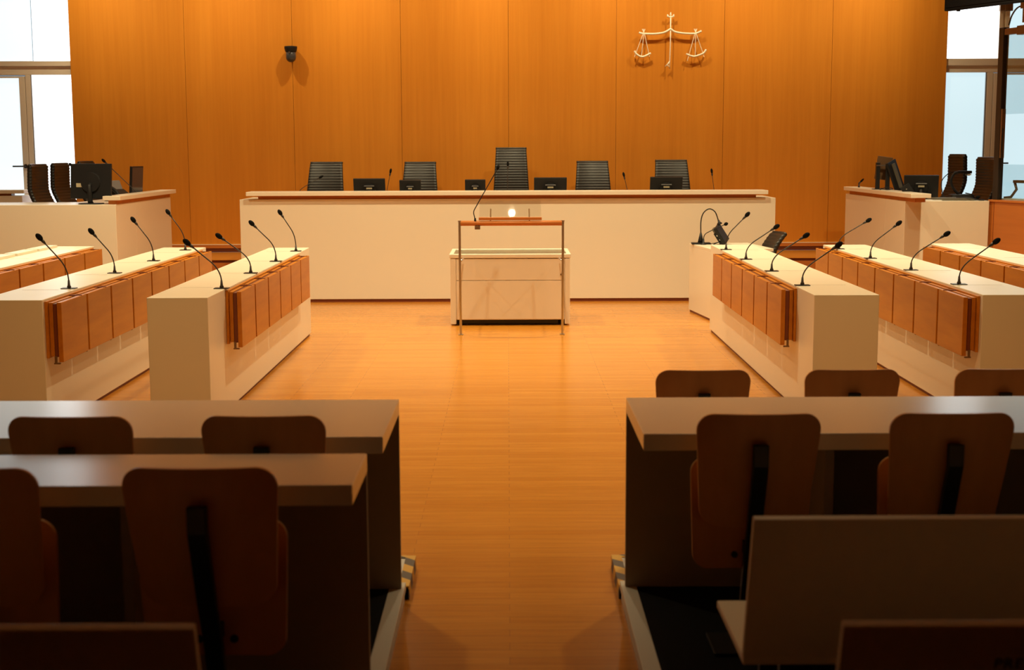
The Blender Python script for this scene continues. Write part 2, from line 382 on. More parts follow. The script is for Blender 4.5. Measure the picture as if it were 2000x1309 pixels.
# ------------------------------------------------------------------ office chairs (ribbed leather)
def office_chair(name, label, loc, rz, seat_z, back_h, w_top, w_bot, group, lean=.10, ribs=None, curve=.05, arms=True, hook=False):
    """faces local -Y; floor origin"""
    t = thing(name, label, 'chair', loc, rz, group)
    z0 = seat_z - .02; hgt = back_h
    n = ribs or int(hgt/.032); sub = 4
    rings = []
    for i in range(n*sub+1):
        u = i/(n*sub); z = z0 + hgt*u
        wd = w_bot + (w_top-w_bot)*u
        y = .20 + lean*u + curve*math.sin(PI*u*1.05)*-1 + .05*(u**3)
        if hook: y = .22 - .52*max(0., .62-u)**1.5 - .02*max(0., u-.72)
        rib = .006*abs(math.sin(PI*i/sub))
        th = .022
        ring = []
        m = 12
        for k in range(m+1):
            x = -wd/2 + wd*k/m
            cup = -.035*(2*abs(x)/wd)**2
            ring.append(Vector((x, y + cup - th - rib, z)))
        for k in range(m, -1, -1):
            x = -wd/2 + wd*k/m
            cup = -.035*(2*abs(x)/wd)**2
            ring.append(Vector((x, y + cup + th + rib*.6, z)))
        rings.append(ring)
    MB().loft(rings).build('backrest', M['leather'], t, smooth=True)
    yt = .214 if hook else .20 + lean + curve*math.sin(PI*1.05)*-1 + .05
    MB().tube([Vector((-w_top/2+w_top*k/12, yt - .035*(abs(2*k/12-1))**2, z0+hgt+.004)) for k in range(13)], .016, 8, flat=1.).build('top_roll', M['leather'], t, smooth=True)
    s = MB().loft([[Vector((sx, y, z)) for sx, z in rrect(.48, .07, .03, 4, 0, seat_z-.03)] for y in (-.26, -.24, .0, .20, .22)]).build('seat', M['leather'], t, smooth=False, bevel=.004)
    if arms:
        for sd in (-1, 1):
            MB().tube(spline([(sd*.26,.17,seat_z-.03),(sd*.28,.15,seat_z+.16),(sd*.28,.05,seat_z+.20),(sd*.28,-.18,seat_z+.20),(sd*.28,-.23,seat_z+.12),(sd*.26,-.18,seat_z-.04)]), .012, 8).build('armrest', M['chrome'], t, smooth=True)
    MB().lathe([(.028,.09),(.028,.25),(.02,.25),(.02,seat_z-.05)], 14).build('column', M['chrome'], t, smooth=True)
    for k in range(5):
        a = R(90+72*k); dx, dy = math.cos(a), math.sin(a)
        lg = MB().tube([(0,0,.10),(dx*.15,dy*.15,.09),(dx*.29,dy*.29,.065)], [.022,.018,.013], 8).build('leg', M['chrome'], t, smooth=True)
        MB().lathe([(.024,-.018),(.026,0),(.024,.018)], 12, (dx*.29, dy*.29, .027), (-dy, dx, 0)).build('caster', M['black'], lg, smooth=True)
    return t
GC = 'black ribbed chairs behind the judges bench'
for (cx, w, ztop, lab) in ((-2.245, .395, 1.555, 'black ribbed leather chair behind the bench, leftmost of the five'),
                     (-1.085, .385, 1.552, 'black ribbed leather chair behind the bench, second from left'),
                     (.040, .375, 1.724, 'tall black ribbed leather chair at the centre of the judges bench'),
                     (1.045, .385, 1.556, 'black ribbed leather chair behind the bench, just right of the tall one'),
                     (2.020, .39, 1.566, 'black ribbed leather chair behind the bench, rightmost of the five')):
    office_chair('office_chair', lab, (cx, 16.92, DZ), 0, .48, ztop-DZ-.46-.012, w, w+.10, GC, lean=.10)
GSC = 'black chairs at the side benches'
for lab, x, y, zt, rz in (
    ('black curved ribbed chair at the left side bench, nearest the glass door handle', -5.04, 15.45, 1.545, 84),
    ('black curved ribbed chair at the left side bench, just left of the big monitor', -5.05, 16.25, 1.550, 84),
    ('black chair mostly hidden behind the big monitor on the left side bench', -4.99, 17.05, 1.565, 84),
    ('black curved ribbed chair at the right side bench, behind the document camera', 5.14, 16.45, 1.615, -84),
    ('black ribbed chair half hidden behind the dark post of the glass dock', 5.15, 15.45, 1.585, -82)):
    office_chair('office_chair', lab, (x, y, DZ), R(rz), .48, zt-DZ-.46, .42, .46, GSC, lean=.02, curve=.10, arms=False, hook=True)

# clerk chair beside the right aisle desk
office_chair('office_chair', 'black low ribbed chair beside the small clerk table, right of its desk lamp', (2.515, 14.16, 0), R(-80), .43, .43, .34, .38, None, lean=.05, arms=False)

# ------------------------------------------------------------------ monitors
def monitor(label, loc, rz, w, h, zc, tilt, group=None, back=True, name='computer_monitor', bar=True):
    """screen faces local +Y, its back local -Y; loc on the desk top"""
    t = thing(name, label, 'monitor', loc, rz, group)
    q = Matrix.Translation((0, 0, zc)) @ Matrix.Rotation(tilt, 4, 'X')
    s = MB().box(-w/2, w/2, -.014, .014, -h/2, h/2, mat=q).build('housing', M['black'], t, bevel=.004)
    MB().box(-w/2+.012, w/2-.012, .0145, .016, -h/2+.014, h/2-.012, mat=q).build('screen', M['screen'], s)
    MB().lathe([(min(w,h)*.30,0),(min(w,h)*.28,.018),(.02,.02)], 20, q @ Vector((0,-.013,-h*.04)), q.to_3x3() @ Vector((0,-1,0))).build('rear_cover', M['black'], s, smooth=False)
    if bar:
        MB().box(-w*.16, w*.16, -.046, -.030, h*.16, h*.185, mat=q).build('cable_clip', M['greyplastic'], s)
        MB().box(-w*.09, w*.09, -.048, -.034, h*.02, h*.09, mat=q).build('rating_label', M['label_tan'], s)
    c = q @ Vector((0,-.03,-h*.1))
    MB().tube([c, c+Vector((0,-.02,-.01)), (0,-.045,.03), (0,-.03,.008)], [.022,.022,.026,.03], 10).build('stand_neck', M['black'], t, smooth=True)
    MB().prism(rrect(min(.24,w*.66), .17, .05, 5), lambda x, y: (x, y-.02, 0), lambda x, y: (x, y-.02, .012)).build('stand_base', M['black'], t, bevel=.003)
    return t
GM = 'monitors on the judges bench'
for (x0, x1, zt, h, lab) in (
    (-1.779, -1.414, 1.378, .235, 'wide dark monitor seen from behind, leftmost of those on the judges bench'),
    (-1.25, -1.003, 1.359, .20, 'small dark monitor seen from behind in front of the second bench chair'),
    (-.496, -.26, 1.362, .20, 'small dark monitor seen from behind just left of the tall central chair'),
    (.299, .676, 1.382, .235, 'wide dark monitor seen from behind just right of the tall central chair'),
    (1.636, 2.008, 1.384, .24, 'wide dark monitor seen from behind in front of the rightmost bench chair')):
    monitor(lab, ((x0+x1)/2, 16.02, BZ), 0, x1-x0, h, zt-BZ-h/2*.94, R(17), GM)

# ------------------------------------------------------------------ side benches on the dais
def side_bench(label, sd, xi, y0, y1, xo, lx0, lx1, ly0, ly1):
    t = thing('side_bench', label, 'bench', (sd*xi, y0, DZ), 0)
    f = lambda mb, a, b, *r: mb.box(min(sd*a, sd*b), max(sd*a, sd*b), *r)
    top = 1.160-DZ
    f(MB(), 0, xo-xi, 0, .75, .03, top).build('front_body', M['cream'], t, bevel=.004)
    f(MB(), 0, .62, .751, y1-y0, .03, top).build('side_body', M['cream'], t, bevel=.004)
    m = f(MB(), .012, xo-xi-.012, .012, .74, 0, .03); f(m, .012, .60, .74, y1-y0-.012, 0, .03); m.build('plinth', M['darkwood'], t)
    f(MB(), lx0-xi+.05, lx1-xi-.05, ly0-y0+.03, ly1-y0-.10, top, top+.042).build('wooden_strip', M['trimwood'], t)
    f(MB(), lx0-xi, lx1-xi, ly0-y0, ly1-y0, top+.042, top+.086).build('raised_ledge', M['cream'], t, bevel=.004)
    return t
side_bench('cream side bench on the dais left of the judges bench, chairs and monitors on it', -1, 4.005, 14.17, 16.48, 6.0, 3.965, 4.145, 14.20, 16.60)
side_bench('cream side bench on the dais right of the judges bench, cluttered with equipment', 1, 4.112, 14.36, 16.90, 4.985, 4.075, 4.28, 14.03, 16.86)
# second unit at the far left
t = thing('side_bench', 'short cream bench end with raised ledge at the left photo edge, behind the chairs', 'bench', (-5.80, 16.65, DZ))
MB().box(-1.6, -.03, .02, .45, .0, .755).build('body', M['cream'], t, bevel=.004)
MB().box(-1.6, -.17, .06, .18, .755, .782).build('wooden_strip', M['trimwood'], t)
MB().box(-1.6, 0, 0, .24, .782, .826).build('raised_ledge', M['cream'], t, bevel=.004)

# equipment on the left side bench
T = 1.160
t = monitor('large black monitor seen from behind on the left side bench', (-4.30, 14.36, T), R(-8), .44, .36, .235, R(-6), bar=False)
MB().box(-.155, -.065, -.023, -.0165, .175, .215).build('rating_label', M['label_tan'], t)
MB().box(.045, .095, -.023, -.0165, .13, .175).build('socket_recess', M['blackmetal'], t)
monitor('slim monitor seen edge-on at the back of the left side bench', (-4.26, 15.95, T), R(-100), .30, .31, .215, R(-4), bar=False)
t = thing('desk_phone', 'black desk telephone with a raised display on the left side bench', 'telephone', (-4.30, 15.45, T), R(60))
q = Matrix.Rotation(R(52), 4, 'X')
MB().prism([(-.10,0),(.08,0),(.08,.10),(.06,.125),(-.10,.03)], lambda y, z: (-.10, y, z), lambda y, z: (.10, y, z)).build('body', M['black'], t, bevel=.005)
MB().box(-.085, .085, -.01, .012, .0, .15, mat=Matrix.Translation((0,.05,.08)) @ Matrix.Rotation(R(-25),4,'X')).build('display', M['greyplastic'], t, bevel=.004)
MB().tube(spline([(-.115,-.09,.05),(-.12,-.05,.10),(-.12,.03,.14),(-.115,.07,.13)]), [.022]*19, 10).build('handset', M['black'], t, smooth=True)
mic('long gooseneck microphone slanting in front of the slim monitor on the left side bench', (-4.16, 15.66, T), (-4.545, 15.66, 1.60), 'microphones on the left side bench', head=.016, bend=.15)
mic('gooseneck microphone whose head shows just left of the big left monitor', (-4.36, 15.2, T), (-4.77, 15.2, 1.56), 'microphones on the left side bench', head=.016, bend=.15)

# equipment on the right side bench
L = T + .086
t = thing('monitor_arm_stand', 'pair of black upright posts with a tilted screen on the right side bench ledge', 'monitor stand', (4.19, 15.55, L), 0)
for k, (x, y) in enumerate(((-.04, .06), (.055, .0))):
    MB().box(x-.022, x+.022, y-.02, y+.02, .006, .30-k*.01).build('post', M['blackmetal'], t, bevel=.003)
    MB().box(x-.05, x+.05, y-.05, y+.05, 0, .008).build('foot', M['blackmetal'], t, bevel=.002)
MB().box(-.06, .10, .03, .055, .26, .275).build('crossbar', M['chrome'], t)
s = MB().box(-.085, .085, -.012, .012, -.13, .13, mat=Matrix.Translation((.04,.12,.235)) @ Matrix.Rotation(R(8),4,'Y')).build('screen_back', M['brownmetal'], t, bevel=.003)
s = MB().box(-.12, .12, -.012, .012, -.175, .175, mat=Matrix.Translation((.155,.04,.150)) @ Matrix.Rotation(R(-20),4,'Y') @ Matrix.Rotation(R(52),4,'Z')).build('tilted_screen', M['black'], t, bevel=.004)
MB().box(-.03, .03, -.03, -.012, -.14, .14, mat=Matrix.Translation((.155,.04,.150)) @ Matrix.Rotation(R(-20),4,'Y') @ Matrix.Rotation(R(52),4,'Z')).build('screen_bracket', M['olive'], s)
monitor('black monitor leaning back behind the ledge of the right side bench', (4.455, 14.98, T), R(-14), .36, .25, .135, R(16), bar=True)
t = thing('card_reader', 'small black keypad box tilted beside the leaning monitor', 'keypad', (4.27, 14.78, T+.0), R(-20))
q = Matrix.Translation((0,0,.075)) @ Matrix.Rotation(R(-35), 4, 'Y')
MB().box(-.05, .05, -.02, .02, -.09, .09, mat=q).build('body', M['black'], t, bevel=.004)
for zz in (.045, -.005): MB().lathe([(.007,0),(.007,.004)], 10, q @ Vector((.0,-.02,zz)), q.to_3x3() @ Vector((0,-1,0))).build('button', M['chrome'], t)
MB().box(-.04, .07, -.04, .04, 0, .03).build('foot', M['black'], t)
t = thing('document_camera', 'black document camera with arched arm on the right side bench', 'document camera', (4.88, 14.95, T), 0)
MB().prism(rrect(.27, .2, .05, 5), lambda x, y: (x, y, 0), lambda x, y: (x*.9, y*.9, .05)).build('base', M['black'], t, bevel=.006)
MB().tube(spline([(-.02,0,.04),(-.09,0,.12),(-.115,0,.20),(-.085,0,.27),(-.04,0,.285)], 8), .014, 10).build('arm', M['black'], t, smooth=True)
h_ = MB().box(-.05, .10, -.035, .035, .272, .302).build('head', M['black'], t, bevel=.006)
MB().lathe([(.024,0),(.026,.022),(.022,.024)], 14, (.065,0,.25)).build('lens', M['greyplastic'], h_, smooth=True)
MB().box(.05, .09, -.037, -.034, .255, .268).build('lamp_strip', M['paper'], h_)
t = thing('gooseneck_lamp', 'thin black gooseneck arching left of the document camera', 'lamp', (4.73, 15.1, T))
MB().lathe([(.045,0),(.045,.012),(.012,.02),(.008,.05)], 14).build('base', M['black'], t, smooth=True)
MB().tube(spline([(0,0,.04),(-.02,0,.17),(.03,0,.25),(.11,0,.285),(.17,0,.283)], 8), .005, 8).build('gooseneck', M['black'], t, smooth=True)
MB().lathe([(.007,0),(.012,.02),(.013,.035)], 10, (.165,0,.284), (1,0,-.15)).build('lamp_head', M['black'], t, smooth=True)
tag(MB().box(-.21, .21, -.14, .14, 0, .018).box(-.20, .20, -.13, .13, .018, .026).build('document_folder', M['olive'], bevel=.003, loc=(4.66, 14.60, T), rot=(0,0,R(-4))), 'flat olive grey folder lying on the right side bench', 'folder')
tag(MB().box(-.11, .11, -.09, .09, 0, .008).build('paper_stack', M['paper'], loc=(4.39, 14.50, T), rot=(0,0,R(12))), 'loose white papers beside the ledge of the right side bench', 'papers')
t = thing('desk_microphone', 'small black table microphone on a jointed arm beside the glass dock', 'microphone', (4.90, 14.55, T))
MB().lathe([(.04,0),(.04,.012),(.015,.02)], 14).build('base', M['black'], t, smooth=True)
MB().tube([(0,0,.015),(-.03,0,.06),(-.10,.02,.075)], .006, 8).build('arm', M['black'], t, smooth=True)
MB().lathe([(.012,0),(.018,.02),(.014,.04),(.004,.046)], 12, (.005,0,.028), (.9,-.1,.2)).build('windscreen', M['foam'], t, smooth=True)
cb = MB()
cb.tube(spline([(4.70,14.55,T+.032),(4.80,14.44,T+.032),(4.88,14.40,T+.008),(4.95,14.42,T+.006),(4.98,14.6,T+.006)], 6), .005, 6)
tag(cb.build('cable', M['black'], smooth=True), 'black cable trailing over the edge of the right side bench', 'cable', 'cables on the right side bench')
cb = MB()
cb.tube(spline([(4.16,15.45,L+.006),(4.12,15.35,L+.02),(4.17,15.28,L+.006),(4.25,15.33,L+.016),(4.20,15.42,L+.03),(4.13,15.40,L+.006),(4.10,15.3,L+.006)], 6), .004, 6)
tag(cb.build('cable', M['black'], smooth=True), 'tangled thin cable at the feet of the two black posts', 'cable', 'cables on the right side bench')
mic('tiny faint microphone at the far end of the right side bench ledge', (4.13, 16.35, L), (4.17, 16.35, 1.335), None, plate=False, r=.002, head=.012, straight=True)

# ------------------------------------------------------------------ glass dock at the right
P0 = Vector((5.0, 14.42, 0)); dr = Vector((.30, -.90, 0)).normalized(); ang = math.atan2(dr.y, dr.x)
t = thing('glass_dock', 'wooden dock with tall glass screens and a dark post at the right edge', 'dock', (P0.x, P0.y, 0), ang)
Ld = 2.2
MB().box(0, Ld, 0, .05, 0, 1.150).build('wooden_front', M['trimwood'], t, bevel=.003)
MB().box(.085, .090, -.002, .0, .05, 1.15).build('panel_joint', M['darkwood'], t)
MB().box(0, Ld, -.012, .22, 1.150, 1.172).build('top_board', M['trimwood'], t, bevel=.003)
MB().box(.05, Ld, .10, .24, 1.172, 1.186).build('inner_shelf', M['cream'], t)
MB().box(.02, .10, .02, .085, 1.172, 2.92).build('post', M['darkmetal'], t, bevel=.006)
MB().box(.10, .122, .025, .07, 1.60, 2.10).build('clamp_strip', M['brownmetal'], t, bevel=.003)
rl = MB().box(.10, .30, .025, .080, 2.842, 2.905).box(.30, Ld, .015, .09, 2.828, 2.918).build('top_rail', M['brownmetal'], t, bevel=.004)
MB().box(.10, Ld, .045, .057, 2.045, 2.90).build('upper_pane', M['tint'], t)
MB().box(.10, Ld, .045, .057, 1.172, 1.535).build('lower_pane', M['tint'], t)
MB().box(.16, Ld, .16, .22, 1.345, 1.375).build('counter_rail', M['brownmetal'], t, bevel=.004)
MB().tube([(.17,.18,1.345),(.20,.18,1.28),(.12,.18,1.20),(.08,.12,1.19)], .014, 8).build('rail_bracket', M['brownmetal'], t, smooth=True)
MB().tube(spline([(.12,.06,2.94),(.16,.06,3.03),(.24,.06,3.10),(.36,.06,3.12)], 6), .008, 8).build('cable_loop', M['darkmetal'], t, smooth=True)
MB().box(.32, 1.2, .03, .09, 3.085, 3.145).build('light_bar', M['brownmetal'], t, bevel=.004)
MB().tube(spline([(.125,.04,1.9),(.13,.03,1.7),(.145,.03,1.6),(.135,.03,1.45),(.125,.04,1.30),(.12,.04,1.175)], 5), .005, 6).build('cord', M['black'], t, smooth=True)
MB().box(.36, .40, .03, .085, 2.945, 3.09).box(1.1, 1.14, .03, .085, 2.945, 3.09).build('bar_stand', M['brownmetal'], t)

# black screen hanging from the ceiling, top right
q0 = Vector((4.36, 14.02, 3.05)); dq = Vector((.48, -.94, 0)).normalized()
M['screenblack'] = plain('matt_black', (.006, .006, .007), .8, spec=.1)
t = thing('ceiling_screen', 'black ceiling hung screen cut off by the top right photo corner', 'screen', q0, math.atan2(dq.y, dq.x))
s = MB().box(0, 1.45, -.03, .04, 0, .85).build('housing', M['screenblack'], t, bevel=.005)
MB().box(.02, 1.43, -.034, -.031, .03, .83).build('screen', M['screenblack'], s)
MB().lathe([(.02,0),(.02,.014)], 12, (.16,0,-.014)).build('sensor', M['black'], s)
MB().box(.66, .80, .0, .06, .4, CZ-3.05).build('ceiling_bracket', M['blackmetal'], t, bevel=.004)

# ------------------------------------------------------------------ wall fittings
t = thing('wall_camera', 'black dome camera mounted on the panelled wall, upper left', 'camera', (-2.70, WY, 2.97))
MB().box(-.045, .045, -.05, 0, -.02, .02).build('wall_bracket', M['black'], t, bevel=.003)
MB().lathe([(.05,.022),(.080,.018),(.080,-.006),(.070,-.045),(.064,-.05)], 24, (0,-.10,0)).build('collar', M['black'], t, smooth=False, bevel=.002)
MB().lathe([(.063,-.04)] + [(.063*math.cos(a), -.115-.063*math.sin(a)) for a in [PI/2*k/7 for k in range(7)]] + [(.002,-.178)], 24, (0,-.10,0)).build('dome', M['screen'], t, smooth=True)
MB().lathe([(.012,0),(.012,.006)], 12, (-.01,-.166,-.058), (0,-1,0)).build('lens', M['chrome'], t)

SY = WY-.06
t = thing('scales_emblem', 'ivory wall emblem of the scales of justice, upper right of the wall', 'emblem', (2.034, WY, 2.70))
def v(px, py):   # emblem plane, metres relative to its base
    return Vector((px, -.06, py))
MB().tube([v(.0,.68), v(.0,.30), v(-.005,.12), v(-.005,.0)], [.008,.007,.006,.006], 8).build('pole', M['ivory'], t, smooth=True)
MB().tube(spline([v(-.392,.449), v(-.37,.437), v(-.29,.430), v(-.19,.430), v(-.09,.443), v(-.03,.470), v(0,.487), v(.03,.468), v(.07,.450), v(.16,.435), v(.28,.430), v(.34,.440), v(.386,.464)], 4), [.013]*49, 8).build('beam', M['ivory'], t, smooth=True)
m = MB().lathe([(.004,0),(.013,.02),(.003,.055)], 10, v(0,.64))
m.lathe([(.006,0),(.014,.015),(.004,.04)], 8, v(-.03,.63), (-.25,0,1)); m.lathe([(.006,0),(.014,.015),(.004,.04)], 8, v(.03,.63), (.25,0,1))
m.tube([v(-.04,.64), v(0,.634), v(.04,.64)], .008, 8); m.build('finial', M['ivory'], t, smooth=True)
m = MB().tube([v(-.005,.095), v(-.03,.06), v(-.06,.028)], .006, 8); m.tube(spline([v(-.008,.03), v(-.026,.036), v(-.034,.05), v(-.022,.064), v(-.012,.07)], 3), .006, 8)
m.build('foot', M['ivory'], t, smooth=True)
for pts, cords, top in (
    ([v(-.448,.222), v(-.425,.185), v(-.364,.150), v(-.31,.160), v(-.243,.193)], [v(-.446,.15), v(-.36,.15), v(-.26,.15)], v(-.335,.47)),
    ([v(.199,.183), v(.245,.163), v(.302,.152), v(.37,.170), v(.42,.195), v(.448,.236)], [v(.215,.10), v(.313,.14), v(.424,.145)], v(.312,.47))):
    p = MB().tube(spline(pts, 5), [.012]*(5*(len(pts)-1)+1), 8).build('pan', M['ivory'], t, smooth=True)
    for k, c in enumerate(cords):
        e = top + Vector(((k-1)*-.018, 0, .02))
        MB().tube([c, top + Vector(((k-1)*.012,-.012,-.05)), e], .0045, 6).build('cord', M['ivory'], p)
for x, z in ((0, .50), (-.30, .43), (.28, .43)):
    MB().tube([(x, -.058, z), (x, -.001, z)], .006, 8).build('wall_pin', M['ivory'], t)

# ------------------------------------------------------------------ lectern cabinet and stand
LY = 13.39
t = thing('evidence_cabinet', 'low cream cabinet with a glass top standing in front of the bench', 'cabinet', (.017, LY, 0))
MB().box(-.525, .53, .02, .70, .055, .655).build('body', M['cream'], t, bevel=.003)
for x0, x1 in ((-.582, -.527), (.532, .582)):
    MB().box(x0, x1, 0, .72, .015, .655).build('side_panel', M['cream'], t, bevel=.003)
MB().box(-.525, .53, .004, .02, .445, .653).build('drawer_front', M['cream'], t, bevel=.002)
MB().box(-.525, .53, .004, .02, .062, .440).build('lower_front', M['cream'], t, bevel=.002)
MB().lathe([(.010,0),(.010,.005)], 12, (.497,.004,.498), (0,-1,0)).build('lock', M['brownmetal'], t)
MB().box(-.47, .47, .06, .66, .012, .054).build('kick_recess', M['blackmetal'], t)
for x in (-.50, .50):
    for y in (.08, .64): MB().lathe([(.02,0),(.02,.055)], 10, (x,y,0)).build('foot', M['black'], t)
fr = MB().box(-.590, .590, -.005, .035, .660, .700).box(-.590, .590, .71, .75, .660, .700).box(-.590, -.55, .035, .71, .660, .700).box(.55, .590, .035, .71, .660, .700).build('top_frame', M['cream'], t, bevel=.006)
MB().box(-.55, .55, .035, .71, .672, .676).build('tray', M['olive'], t)
MB().box(-.55, .55, .035, .71, .690, .694).build('glass_top', M['greenglass'], t)

FY = 12.71
t = thing('lectern_stand', 'slim metal lectern stand with wooden bar in front of the cream cabinet', 'lectern', (.028, FY, 0))
for sx in (-1, 1):
    lg = MB().loft([[Vector((sx*(x0+a*.011), b*.010, z)) for a, b in ((-1,-1),(1,-1),(1,1),(-1,1))] for z, x0 in ((0,.470),(.68,.474),(1.05,.474))]).build('leg', M['chrome'], t, bevel=.002)
    MB().box(sx*.47-.022, sx*.47+.022, -.03, .03, 0, .008).build('foot', M['chrome'], lg)
    MB().tube([(sx*.462,0,.69), (sx*.462,.64,.665)], .008, 8).build('tie_rod', M['chrome'], lg, smooth=True)
    MB().lathe([(.016,0),(.016,.014)], 12, (sx*.474,0,1.045)).build('end_cap', M['chrome'], lg)
MB().tube([(-.465,0,1.034), (.465,0,1.034)], .0235, 14).build('wooden_bar', M['trimwood'], t, smooth=True)
MB().box(-.335, -.285, -.022, .022, .978, 1.012).build('microphone_clamp', M['brownmetal'], t, bevel=.003)
a = R(25)
q = Matrix.Translation((0, .0, 1.083)) @ Matrix.Rotation(a, 4, 'X')
MB().box(-.298, .280, -.012, .022, 1.062, 1.088).build('wooden_lip', M['trimwood'], t, bevel=.003)
MB().box(-.293, .275, .005, .315, .006, .014, mat=q).build('glass_plate', M['glass'], t)
for x in (-.190, .167):
    MB().tube([(x, 0, 1.05), (x, .03, 1.075), (x, .19, 1.155)], .006, 8).build('plate_support', M['brownmetal'], t, smooth=True)
t2 = thing('gooseneck_microphone', 'long thin black gooseneck microphone clamped to the lectern bar', 'microphone', (-.303, FY-.005, 1.055))
MB().tube(spline([(0,0,0),(-.006,0,.04),(-.012,0,.085),(.02,0,.15),(.17,0,.41),(.205,0,.468)], 6), .0045, 8).build('gooseneck', M['black'], t2, smooth=True)
MB().lathe([(.004,0),(.013,.012),(.015,.035),(.004,.05)], 12, (.203,0,.464), (.35,0,1)).build('windscreen', M['foam'], t2, smooth=True)
MB().lathe([(.012,0),(.007,.03)], 10, (0,0,-.002)).build('socket', M['black'], t2)

# ------------------------------------------------------------------ clerk table beside the right aisle desk
t = thing('clerk_table', 'low cream clerk table behind the right aisle desk with a lamp on it', 'table', (2.013, 13.657, 0), R(6.8))
MB().box(0, .63, 0, .89, .690, .719).box(0, .03, 0, .89, .022, .69).box(.03, .60, 0, .03, .022, .69).build('body', M['cream'], t, bevel=.003)
MB().box(.010, .022, .012, .878, 0, .022).box(.022, .59, .010, .022, 0, .022).build('plinth', M['darkwood'], t)
CT = .719
t = thing('desk_lamp', 'black gooseneck desk lamp with arched neck on the clerk table', 'lamp', (2.005, 14.40, CT))
MB().box(-.095, .10, -.05, .05, 0, .018).build('base', M['black'], t, bevel=.005)
MB().lathe([(.032,.016),(.02,.07),(.009,.12)], 14).build('stem', M['black'], t, smooth=True)
MB().tube(spline([(0,0,.11),(.0,0,.24),(.025,0,.325),(.085,0,.367),(.145,0,.335),(.178,0,.255),(.187,0,.235)], 6), .006, 8).build('gooseneck', M['black'], t, smooth=True)
MB().lathe([(.010,0),(.012,.02),(.028,.035),(.026,.045)], 14, (.182,0,.250), (.3,0,-1)).build('lamp_head', M['black'], t, smooth=True)
t = thing('gooseneck_microphone', 'black gooseneck microphone leaning across the tablet on the clerk table', 'microphone', (2.025, 14.34, CT))
MB().lathe([(.03,0),(.03,.008),(.012,.016),(.008,.06)], 12).build('base', M['black'], t, smooth=True)
MB().tube(spline([(0,0,.05),(.012,0,.10),(.06,0,.135),(.215,0,.205)], 6), .0045, 8).build('gooseneck', M['black'], t, smooth=True)
MB().lathe([(.006,0),(.018,.016),(.017,.034),(.005,.046)], 12, (.21,0,.203), (.9,0,.42)).build('windscreen', M['foam'], t, smooth=True)
t = thing('tablet_monitor', 'black tilted touch screen on the clerk table, seen from behind', 'monitor', (2.215, 14.36, CT))
q = Matrix.Translation((0,0,.105)) @ Matrix.Rotation(R(-33), 4, 'Y')
s = MB().box(-.018, .018, -.10, .10, -.095, .10, mat=q @ Matrix.Rotation(R(-22), 4, 'Z')).build('housing', M['black'], t, bevel=.004)
MB().box(-.05, -.019, -.075, .03, -.07, .055, mat=q @ Matrix.Rotation(R(-22), 4, 'Z')).build('rear_cover', M['black'], s, bevel=.004)
MB().box(-.035, -.015, -.09, -.02, .06, .105, mat=q @ Matrix.Rotation(R(-22), 4, 'Z')).build('corner_plate', M['olive'], s)
for zz in (.02, -.03): MB().lathe([(.008,0),(.008,.004)], 10, q @ Vector((-.05,-.06,zz)), q.to_3x3() @ Vector((-.6,-.8,0))).build('screw', M['chrome'], s)
MB().box(-.02, .02, -.03, .03, 0, .08).build('foot', M['greyplastic'], t, bevel=.003)
tag(MB().tube(spline([(2.10,14.36,CT+.006),(2.14,14.28,CT+.02),(2.19,14.30,CT+.03),(2.15,14.36,CT+.008),(2.11,14.20,CT+.006),(2.17,14.10,CT+.006)], 6), .004, 6).build('cable', M['black'], smooth=True), 'thin dark cable coiled on the clerk table', 'cable')
tag(MB().box(-.05, .05, -.02, .02, 0, .02).build('power_adapter', M['black'], bevel=.004, loc=(2.165, 14.02, CT), rot=(0,0,R(-20))), 'small black adapter lying at the clerk table edge', 'adapter')

# ------------------------------------------------------------------ audience platforms, tables, chairs
PZ = .075
def platform(label, sd, xe, y1):
    t = thing('platform', label, 'platform', (sd*xe, y1, 0))
    f = lambda mb, a, b, *r: mb.box(min(sd*a, sd*b), max(sd*a, sd*b), *r)
    f(MB(), .006, 3.6, -4.9, -.005, 0, PZ-.012).build('body', M['white_trim'], t)
    f(MB(), 0, .058, -4.9, 0, PZ-.030, PZ).build('edge_trim', M['white_trim'], t, bevel=.002)
    f(MB(), .058, 3.6, -4.9, -.045, PZ-.012, PZ-.002).build('carpet', M['carpet'], t)
    f(MB(), .058, 3.6, -.045, 0, PZ-.03, PZ).build('front_trim', M['white_trim'], t)
    return t
platform('low black carpeted platform with pale edge left of the aisle', -1, .393, 5.075)
platform('low black carpeted platform with pale edge right of the aisle', 1, .419, 5.085)
def ramp(label, sd, xe):
    t = thing('floor_ramp', label, 'ramp', (sd*xe, 5.095, 0))
    f = lambda mb, a, b, *r: mb.box(min(sd*a, sd*b), max(sd*a, sd*b), *r)
    f(MB(), .0, .24, 0, .40, 0, .05).build('board', M['paper'], t)
    m = f(MB(), -.004, .036, 0, .40, 0, .054); f(m, .036, .24, .37, .404, 0, .054)
    m.build('hazard_tape', M['tape'], t)
    return t
GR = 'taped ramps in front of the platforms'
ramp('white ramp board edged with hazard tape beside the left front table', -1, .387)
ramp('white ramp board edged with hazard tape beside the right front table', 1, .421)

